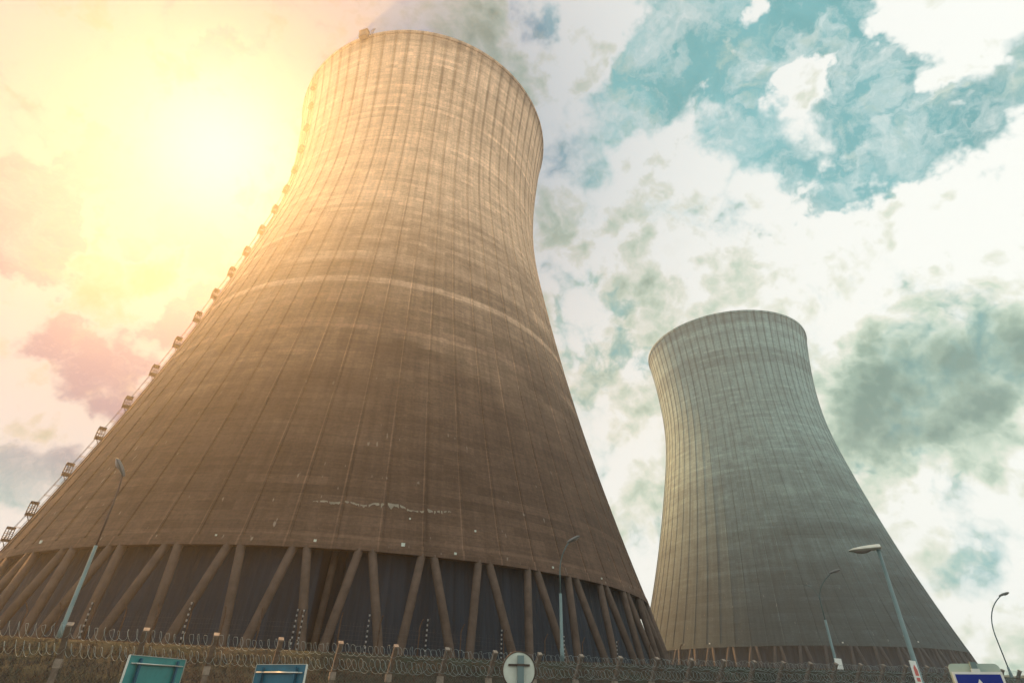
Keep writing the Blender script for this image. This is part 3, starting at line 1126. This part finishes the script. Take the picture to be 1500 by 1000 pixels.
# openings in the cloud (negative) and cloud masses inside them (positive)
gaps = blobs([
    (965, 110, 80, .75), (1010, 35, 90, .7), (1095, 55, 95, .55), (1200, 35, 90, .5), (1290, 105, 95, .55), (1080, 165, 80, .62), (1490, 110, 60, .6),
    (1180, 228, 85, .6), (1260, 195, 95, .6), (1350, 190, 85, .55), (1440, 175, 80, .7), (1215, 262, 65, .55), (905, 150, 55, .5), (1130, 110, 60, .5),
    (1490, 150, 60, .45), (770, 42, 40, .6), (870, 225, 40, .25), (1480, 300, 50, .3),
    (60, 290, 75, 1.5), (25, 350, 60, 1.5), (95, 330, 50, .9), (150, 520, 62, .95), (210, 505, 55, .9), (85, 462, 45, .8), (270, 450, 45, .8), (175, 575, 38, .8), (15, 700, 60, .9), (75, 695, 45, .8),
    (115, 235, 40, .8), (235, 330, 38, .85), (285, 372, 38, .8), (295, 80, 38, .85), (320, 430, 40, .7), (1420, 875, 90, .04)])
puffs = blobs([(1185, 128, 42, .70), (1430, 45, 105, .65), (860, 65, 95, .4), (965, 215, 75, .4), (1400, 300, 110, .4), (1250, 330, 90, .3), (1085, 25, 22, .3), (1385, 195, 22, .35),
               (50, 600, 95, .8), (50, 425, 50, .4), (150, 430, 45, .4), (200, 420, 40, .4), (15, 240, 40, .3), (1140, 300, 50, .3)])
cov = g.m("SUBTRACT", puffs, gaps)
fb = g.noise(dirn, 7.0, 8, .62, dist=.25)
fb2 = g.noise(dirn, 2.6, 4, .5)


def billow(vec, scale):
    """rounded puffs: octaves of folded noise"""
    acc, amp = None, .55
    for k in range(5):
        f = g.noise(g.vm("ADD", vec, (k * 1.7, k * 2.3, k * .9)), scale * 2.15 ** k, 0, .5)
        f = g.m("MULTIPLY", g.m("ABSOLUTE", g.m("SUBTRACT", f, .5)), 3.2 * amp)
        acc = f if acc is None else g.m("ADD", acc, f)
        amp *= .56
    return acc


wn3 = g.noise(dirn, 9.0, 4, .55, color=True)
bdir = g.vm("ADD", dirn, g.vm("SCALE", g.vm("SUBTRACT", wn3, (.5, .5, .5)), scale=.05))
bv = billow(bdir, 6.5)
base = g.m("ADD", .84, g.m("MULTIPLY", g.m("SUBTRACT", fb, .5), 1.25))
base = g.m("ADD", base, g.m("MULTIPLY", g.m("SUBTRACT", bv, .50), .75))
base = g.m("ADD", base, g.m("MULTIPLY", g.m("SUBTRACT", fb2, .5), .25))
cover = g.m("ADD", base, cov)
soft = g.noise(dirn, 3.3, 3, .5)
wid = g.mapr(soft, .33, .67, .10, .42)
mask = g.mapr(cover, g.m("SUBTRACT", .47, wid), g.m("ADD", .47, wid), 0, 1, True)
veil = g.noise(g.vm("MULTIPLY", dw, (1.0, 1.6, 2.2)), 8.0, 9, .65, dist=.4)
mask = g.m("MAXIMUM", mask, g.mapr(veil, .46, .72, .0, .8))
# cloud shading: relief towards the sun plus dark bellies
off = g.vm("ADD", dirn, tuple(SUN * .03))
fs0 = g.noise(dirn, 9.0, 8, .55, dist=.15)
fs_ = g.noise(off, 9.0, 8, .55, dist=.15)
bo = billow(g.vm("ADD", bdir, tuple((SUN * .6 + Vector((0, 0, .6))) * .022)), 6.5)
relief = g.m("ADD", g.m("MULTIPLY", g.m("SUBTRACT", fs0, fs_), .55), g.m("MULTIPLY", g.m("SUBTRACT", bv, bo), 1.0))
relief = g.m("MAXIMUM", g.m("MINIMUM", relief, .22), -.30)
belly = blobs(op="ADD", lst=[(1370, 555, 140, .62), (1270, 580, 90, .42), (1470, 540, 100, .45), (1250, 640, 70, .22), (905, 575, 55, .28), (1310, 315, 70, .22), (930, 770, 60, .28), (1410, 860, 90, .17), (1280, 730, 60, .22),
               (30, 640, 70, .25), (150, 400, 70, .2), (960, 400, 120, .16), (1130, 400, 100, .15), (850, 560, 70, .12), (1020, 620, 90, .2), (940, 480, 60, .2), (290, 370, 50, .25), (290, 90, 45, .2), (680, 30, 90, .22), (820, 330, 60, .12), (1480, 930, 60, .12)])
thick = g.m("ADD", g.mapr(cover, .62, 1.1, 0, .15), g.mapr(fb2, .35, .65, -.07, .12))
lum = g.m("SUBTRACT", g.m("ADD", 1.02, relief), g.m("ADD", belly, thick))
rim = g.m("MULTIPLY", g.mapr(cover, .42, .60, 0, 1, True), g.mapr(cover, .60, .82, 1, 0, True))
lum = g.m("ADD", lum, g.m("MULTIPLY", rim, .16))
lum = g.m("ADD", lum, g.m("MULTIPLY", puffs, .32))
lum = g.m("MAXIMUM", lum, 0.0)
cr = t.nodes.new("ShaderNodeValToRGB")
t.links.new(lum, cr.inputs[0])
el = cr.color_ramp.elements
el[0].position = .05; el[0].color = (.13, .26, .215, 1)
el[1].position = .95; el[1].color = (.98, 1.0, .95, 1)
for pos, c_ in ((.35, (.29, .44, .35)), (.62, (.58, .71, .58)), (.80, (.82, .85, .74))):
    e = el.new(pos); e.color = (*c_, 1)
# sky between the clouds: Nishita pulled towards the teal of the photograph
skyc = g.mix(1.0, sky.outputs[0], (1.0, 2.4, 1.33), "MULTIPLY")
dotS = g.m("MAXIMUM", g.vm("DOT_PRODUCT", dirn, tuple(SUN)), 0.0)
skyc = g.vm("MINIMUM", skyc, (1.0, 3.0, 3.2))
skv = g.mapr(g.noise(dw, 4.0, 5, .6), .3, .7, .72, 1.22)
skyc = g.mix(1.0, skyc, g.xyz(g.m("MULTIPLY", skv, skv), skv, skv), "MULTIPLY")
skyc = g.mix(g.mapr(dotS, .80, .93, 0, 1, True), skyc, (.10, .42, 1.75))
cloudc = g.vm("SCALE", cr.outputs[0], scale=6.8)
dotS = g.m("MAXIMUM", g.vm("DOT_PRODUCT", dirn, tuple(SUN)), 0.0)
aure = g.m("POWER", dotS, 10.0)
core = g.m("POWER", dotS, 160.0)
warm = g.mix(g.m("POWER", dotS, 5.0), (1, 1, 1), (.04, .13, .27))
cloudc = g.mix(1.0, cloudc, warm, "MULTIPLY")
res = g.mix(mask, skyc, cloudc)
res = g.vm("ADD", res, g.vm("SCALE", (2.0, 2.0, 1.8), scale=core))
t.links.new(res, bg.inputs[0])
bg.inputs[1].default_value = .05
w.cycles.sampling_method = "MANUAL"
w.cycles.sample_map_resolution = 512

# ---------------------------------------------------------------- render settings
vs_ = scene.view_settings
scene.display_settings.display_device = "sRGB"
vs_.view_transform = "Standard"; vs_.look = "None"; vs_.exposure = 1.585; vs_.gamma = 1; vs_.use_curve_mapping = False
cy = scene.cycles
cy.use_denoising = True
cy.max_bounces = 6; cy.diffuse_bounces = 3; cy.glossy_bounces = 2; cy.volume_bounces = 1; cy.transparent_max_bounces = 8
cy.use_adaptive_sampling = True
cy.caustics_reflective = False; cy.caustics_refractive = False
